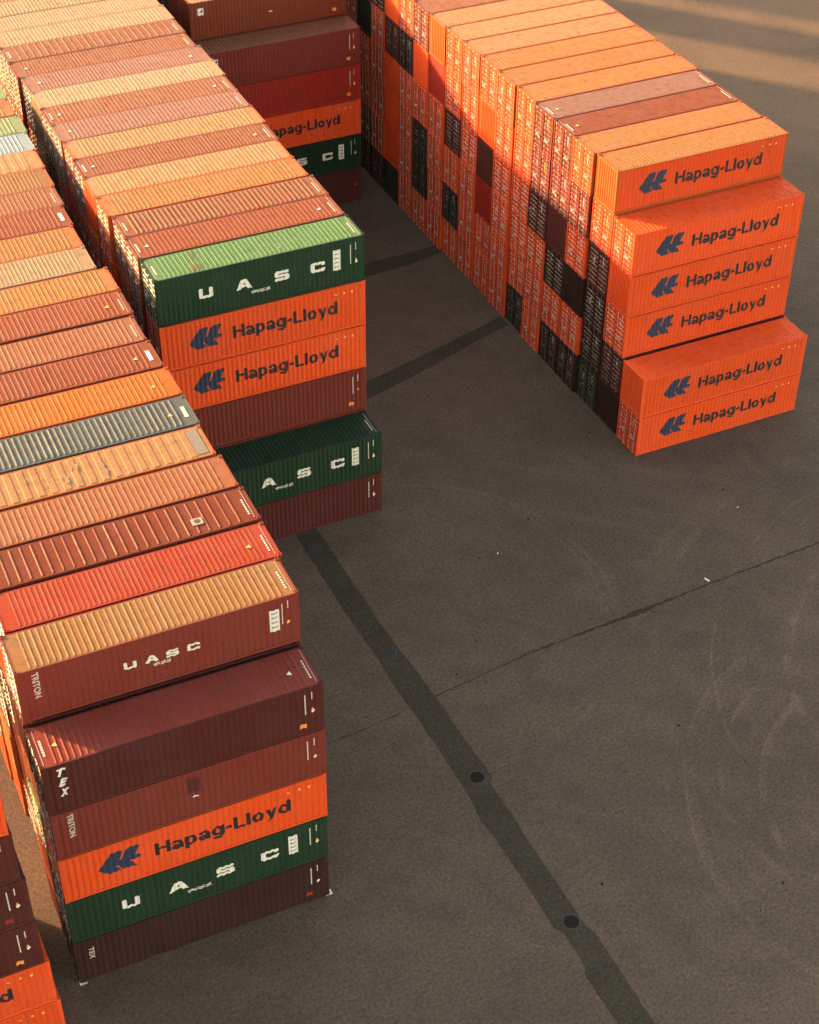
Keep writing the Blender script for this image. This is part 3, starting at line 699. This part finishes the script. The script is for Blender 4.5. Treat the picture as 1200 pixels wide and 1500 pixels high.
frontB = [('brown', [], 'brown container at ground level behind the low green step'), ('brown', [], 'brown container hidden behind the low green UASC step'),
          ('brown', D_NUM[:2] + [(STICK, M_ORANGE_STICK)], 'brown container below the two Hapag-Lloyd ones of the middle block'),
          ('orange', D_HL, 'lower orange Hapag-Lloyd container of the middle block front'),
          ('orange', D_HL, 'upper orange Hapag-Lloyd container, under the green UASC one')]
for t, (b, deco, lb) in enumerate(frontB):
    container(b_center(1, .02), t * PB, YAW_B, zscale(PB), b, None, 'fine', 'end' if t < 4 else 'door', 'door_plain', lb, GB, deco)
TOPS_B = [
 ('green', 'green_roof', 'fine', D_UASC + [(RL_DASH, M_FADED), (RL_DASH_L, M_FADED), (RL_RUST, P('dusty_brown')), (RL_RUST2, P('green_pale'))], 'dark green UASC container with bright green roof on the middle block front'),
 ('terracotta', 'terracotta', 'fine', [(RL_DASH, M_FADED), (RL_DASH_L, M_FADED), (RL_TRI, M_WHITE), (RL_TRI_L, M_WHITE)], 'terracotta roofed container directly behind the green roof'),
 ('terracotta', 'terracotta_light', 'deep', [(RL_DASH, M_FADED), (RL_DASH_L, M_GREY)], 'boldly striped terracotta roofed container, third in the middle block'),
 ('orange', 'orange_faded', 'fine', [], 'orange tan roofed container behind the boldly striped terracotta one'),
 ('orange', 'orange_pale', 'fine', [], 'pale orange roofed container, fifth in the middle block'),
 ('brown', 'terracotta_light', 'narrow', [(RL_DASH, M_FADED), (RL_DASH_L, M_FADED), (RL_TRI, M_WHITE), (RL_TRI_L, M_WHITE)], 'light brown roofed container, sixth in the middle block'),
 ('orange', 'orange_pale', 'fine', [], 'pale orange roofed container between light brown and pink roofs'),
 ('pink', 'pink', 'fine', [(RL_DASH, M_FADED), (RL_TRI_L, M_WHITE)], 'faded pink roofed container in the middle block'),
 ('terracotta', 'terracotta_light', 'fine', [(RL_DASH, M_FADED), (RL_DASH_L, M_FADED), (RL_TRI, M_WHITE), (RL_TRI_L, M_WHITE)], 'brown orange roofed container behind the pink one'),
 ('sand', 'sand', 'fine', [], 'pale sand roofed container, tenth in the middle block'),
 ('mauve', 'pink', 'narrow', [(RL_TRI, M_WHITE), (RL_TRI_L, M_WHITE)], 'pinkish brown roofed container behind the pale sand one'),
 ('terracotta', 'terracotta_light', 'narrow', [(RL_DASH, M_FADED), (RL_TRI_L, M_WHITE)], 'light terracotta roofed container, twelfth in the middle block'),
 ('dusty_brown', 'terracotta_light', 'wide', [(RL_DASH, M_FADED), (RL_DASH_L, M_FADED)], 'widely ribbed light brown roofed container, thirteenth in the middle block'),
 ('sand', 'sand', 'fine', [], 'pale sand roofed container, fourteenth in the middle block'),
 ('sand', 'sand', 'narrow', [], 'pale sand roofed container, fifteenth in the middle block'),
 ('sand', 'tan_pale', 'fine', [], 'whitish roofed container near the top left picture edge'),
 ('orange', 'orange_pale', 'fine', [], 'tan roofed container at the top left corner of the picture'),
 ('tan', 'tan', 'fine', [], 'tan roofed container cut by the top picture edge'),
 ('tan', 'sand', 'fine', [], 'farthest sand roofed container of the middle block')]
for row in range(1, 20):
    b, r, rib, deco, lb = TOPS_B[row - 1]
    container(b_center(row), 5 * PB + random.choice((0, 0, .02)), YAW_B, zscale(PB), b, r, rib, 'door' if row % 5 else 'end', 'door_plain', lb, GB, deco)
    if row == 1: continue
    for t in range(5):
        c = b_center(row, random.uniform(-.06, .06))
        k = random.choice(pool)
        if t >= 3 and row <= 14:
            container(c, t * PB, YAW_B, zscale(PB), k, None, 'fine', 'door', 'door_plain', '%s container end facing dark gap, %s, %s stack of middle block' % ('orange' if k == 'orange' else 'rusty dark', TIER[t], ORD[row - 1]), GB)
        else:
            container(c, t * PB, YAW_B, zscale(PB), k, label='rust coloured container buried beneath the middle block roofs', group='containers buried in the middle block', detail=0)

# ================================================================ BLOCK E (far centre)
PE = 2.851; YAW_E = .001
GE = 'containers in the far centre block'
def e_center(row, dx=0.): return from_corner(46.90 + dx, 107.27 + 2.49 * row, YAW_E, True)
frontE = [('maroon', D_NUM[1:2], 'shadowed maroon container at the foot of the far centre stack'), ('green', D_UASC, 'dark green UASC container low in the far centre stack'),
          ('orange', D_HL, 'orange Hapag-Lloyd container of the far centre stack'), ('deep_red', D_NUM + [(STICK, M_ORANGE_STICK)], 'deep red container above the far orange Hapag-Lloyd one'),
          ('brown', D_NUM + [(STICK, M_ORANGE_STICK), (SQUARE, M_WHITE, ((SQ_IN, M_INK),))], 'brown container with striped roof forming the far centre step')]
for t, (b, deco, lb) in enumerate(frontE):
    container(e_center(0), t * PE, YAW_E, zscale(PE), b, 'dusty_brown' if t == 4 else None, 'deep', 'door', 'door_plain', lb, GE, deco)
for row in range(1, 9):
    for t in range(6):
        if row <= 2 and t >= 3:
            k = 'redbrown' if t == 5 and row == 1 else random.choice(('orange', 'brown', 'redbrown'))
            container(e_center(row), t * PE, YAW_E, zscale(PE), k, 'orange_pale' if t == 5 else None, 'fine', 'end' if t == 5 else 'door', 'door_plain',
                      'red brown container highest in the far centre block' if (t == 5 and row == 1) else '%s container end behind the far centre stack, %s, %s row' % (k.replace('redbrown', 'reddish'), TIER[t], ORD[row]), GE,
                      ([(SQUARE, M_WHITE, ((SQ_IN, M_INK),)), (STICK, M_ORANGE_STICK), (WHITEDASH, M_WHITE)] if (t == 5 and row == 1) else []))
        else:
            container(e_center(row), t * PE, YAW_E, zscale(PE), random.choice(pool), label='rust coloured container beyond the far centre stack', group='containers beyond the far centre stack', detail=0)

# ================================================================ BLOCK C (right)
PC = 2.932; YAW_C = 0.
yC = [69.64, 72.30, 74.87, 77.44, 79.97, 82.49, 85.05, 87.61, 90.16, 92.70, 95.23, 97.75, 100.27]
xC = [49.22, 49.24, 49.28, 49.10, 49.15, 49.13, 49.25, 49.14, 49.24, 49.19, 49.18, 49.10, 49.05]
while len(yC) < 29: yC.append(yC[-1] + 2.53); xC.append(49.1)
GC = 'containers in the right block'
def c_center(row, dx=0.): return from_corner(xC[row] + dx, yC[row], YAW_C, False)
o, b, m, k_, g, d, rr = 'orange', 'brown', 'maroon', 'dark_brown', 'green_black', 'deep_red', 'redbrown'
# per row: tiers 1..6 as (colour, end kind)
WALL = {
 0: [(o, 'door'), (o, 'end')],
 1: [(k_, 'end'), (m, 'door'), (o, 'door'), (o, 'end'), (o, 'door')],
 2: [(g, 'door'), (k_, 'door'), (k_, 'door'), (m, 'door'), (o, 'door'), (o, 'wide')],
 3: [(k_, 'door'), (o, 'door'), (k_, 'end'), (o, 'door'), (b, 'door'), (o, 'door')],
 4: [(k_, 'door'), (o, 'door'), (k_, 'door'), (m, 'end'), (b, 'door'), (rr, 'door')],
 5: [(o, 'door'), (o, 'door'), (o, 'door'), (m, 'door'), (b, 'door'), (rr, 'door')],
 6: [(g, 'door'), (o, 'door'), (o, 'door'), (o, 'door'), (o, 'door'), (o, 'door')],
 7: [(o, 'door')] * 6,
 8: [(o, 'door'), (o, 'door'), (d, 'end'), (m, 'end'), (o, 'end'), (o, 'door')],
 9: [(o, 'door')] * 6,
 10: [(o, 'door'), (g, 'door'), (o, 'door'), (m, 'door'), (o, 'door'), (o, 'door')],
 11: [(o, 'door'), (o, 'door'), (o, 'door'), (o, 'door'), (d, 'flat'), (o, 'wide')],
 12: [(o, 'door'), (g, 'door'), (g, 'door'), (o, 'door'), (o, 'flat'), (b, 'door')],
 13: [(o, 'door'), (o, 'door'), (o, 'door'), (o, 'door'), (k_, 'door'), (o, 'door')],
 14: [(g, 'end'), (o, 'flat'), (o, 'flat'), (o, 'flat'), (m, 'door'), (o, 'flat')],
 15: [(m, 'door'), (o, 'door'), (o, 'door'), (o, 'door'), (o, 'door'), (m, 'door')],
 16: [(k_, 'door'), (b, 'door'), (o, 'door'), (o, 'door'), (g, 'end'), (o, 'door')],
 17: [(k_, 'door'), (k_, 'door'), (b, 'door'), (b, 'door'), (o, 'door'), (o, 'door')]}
ROOFS_C = {1: ('orange', 'fine', 'orange'), 2: ('orange_faded', 'narrow', 'faded orange'), 3: ('orange_faded', 'narrow', 'faded orange'), 4: ('terracotta', 'narrow', 'terracotta'),
           5: ('mauve', 'narrow', 'greyish pink'), 6: ('orange_faded', 'narrow', 'faded orange'), 7: ('orange_faded', 'narrow', 'faded orange'), 8: ('orange_faded', 'fine', 'faded orange'),
           9: ('orange_pale', 'narrow', 'pale orange'), 10: ('orange_pale', 'narrow', 'pale orange'), 11: ('orange_pale', 'fine', 'pale orange'), 12: ('terracotta_light', 'narrow', 'terracotta')}
WORD = {o: 'orange', b: 'brown', m: 'dark maroon', k_: 'blackish brown', g: 'greenish black', d: 'deep red', rr: 'red brown'}
SIDE_LB = {(0, 0): 'lowest orange Hapag-Lloyd container at the front of the right block', (0, 1): 'orange Hapag-Lloyd container topping the low front step of the right block',
           (1, 2): 'orange Hapag-Lloyd container just above the low step of the right block', (1, 3): 'middle one of three orange Hapag-Lloyd containers in the right block\'s second stack',
           (1, 4): 'orange Hapag-Lloyd container with a half sunlit roof in the right block', (2, 5): 'topmost orange Hapag-Lloyd container at the front of the right block'}
for row in range(0, 29):
    n = 2 if row == 0 else 5 if row == 1 else 6
    for t in range(n):
        c = c_center(row, 0 if t == n - 1 else random.uniform(-.05, .05))
        if row in WALL:
            col, kind = WALL[row][t]
            deco = D_HL if (row, t) in SIDE_LB else []
            roof = None; rib = 'narrow'; top = ''
            if t == n - 1 and row in ROOFS_C: roof, rib, nm = ROOFS_C[row]; top = '%s roofed ' % nm
            if t == 5 and row in (4, 5): deco = [(RL_DASH, M_FADED), (RL_DASH_L, M_FADED), (RL_TRI_L, M_YELLOW)]
            lb = SIDE_LB.get((row, t)) or '%s%s container, %s, %s of %s stack, right block' % (top, WORD[col], {'door': 'barred doors', 'end': 'ribbed end', 'wide': 'ribbed end', 'flat': 'smooth end'}[kind], TIER[t], ORD[row])
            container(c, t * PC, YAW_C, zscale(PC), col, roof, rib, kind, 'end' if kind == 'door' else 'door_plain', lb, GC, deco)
        else:
            container(c, t * PC, YAW_C, zscale(PC), o if random.random() < .6 else random.choice(pool), label='rust or orange container beyond the top of the picture', group='containers at the far end of the right block', detail=0)

# ================================================================ STACK D (bottom left corner)
PD = 2.80; GD = 'containers in the bottom left corner stack'
xD = [4.70, 4.58, 4.40, 4.36, 4.20, 4.10]
frontD = [('orange', D_HL, 'orange container cut off by the bottom left picture corner'), ('orange', D_HL, 'orange container whose lettering ends in yd at the left edge'),
          ('maroon', D_NUM + [(STICK, M_ORANGE_STICK), (WHITEDASH, M_WHITE)], 'dark brown container directly above the orange ones at the left edge'),
          ('maroon', D_NUM + [(STICK, P('deep_red'))], 'dark brown container with red sticker, fourth up at the left edge'),
          ('maroon', [(NUMB, M_GREY), (DATA, M_GREY)], 'dark maroon container with grey panel below the top left orange'),
          ('orange', [(HLMARK, M_YELLOW)], 'topmost orange container of the bottom left corner stack')]
for t, (b_, deco, lb) in enumerate(frontD):
    container(from_corner(xD[t], 44.0, -.004, True), t * PD, -.004, zscale(PD), b_, None, 'fine', 'door', 'end', lb, GD, deco)
for row in (1, 2):
    for t in range(5):
        container(from_corner(4.35, 44.0 + 2.56 * row, -.004, True), t * PD, -.004, zscale(PD), random.choice(pool), label='rust coloured container behind the bottom left stack', group='containers behind the bottom left stack', detail=0)

# ================================================================ unseen stacks added beyond the far right, shaped to throw bars of shade on the asphalt
for (x, y0, n) in ((58.4, 158.6, 1), (58.4, 172.0, 4)):
    for row in range(n):
        for t in range(6):
            HIDDEN.append((x, y0 + 1.22 + row * 2.5, t * 2.9, 0, 1, 3.03, random.choice(pool)))
def join_hidden():
    keys = sorted({h[-1] for h in HIDDEN}); bm = bmesh.new()
    for cx, cy, z, yaw, zs, hx, key in HIDDEN:
        n0 = len(bm.verts); f0 = len(bm.faces)
        box(bm, -hx, hx, -HY, HY, 0, H * zs)
        for k in range(18):
            c = (-1 + (k + .5) / 9) * (hx - .3); box(bm, c - .06, c + .06, -HY + .15, HY - .15, H * zs + .001, H * zs + .012)
        for k in range(6):
            c = -1.0 + k * .4; box(bm, -hx - .03, -hx - .001, c - .03, c + .03, .15, H * zs - .12)
        bm.verts.ensure_lookup_table(); bm.faces.ensure_lookup_table()
        ca, sa = math.cos(yaw), math.sin(yaw)
        for v in bm.verts[n0:]: x, y, zz = v.co; v.co = (cx + x * ca - y * sa, cy + x * sa + y * ca, z + zz)
        for f in bm.faces[f0:]: f.material_index = keys.index(key)
    me = bpy.data.meshes.new('stacked_containers'); bm.normal_update(); bm.to_mesh(me); bm.free()
    for k in keys: me.materials.append(P(k))
    o = bpy.data.objects.new('stacked_containers', me); COL.objects.link(o)
    tag(o, 'rust coloured containers buried inside and beyond the stacked blocks, plus unseen stacks added for shade', 'containers', None, 'stuff')
join_hidden()
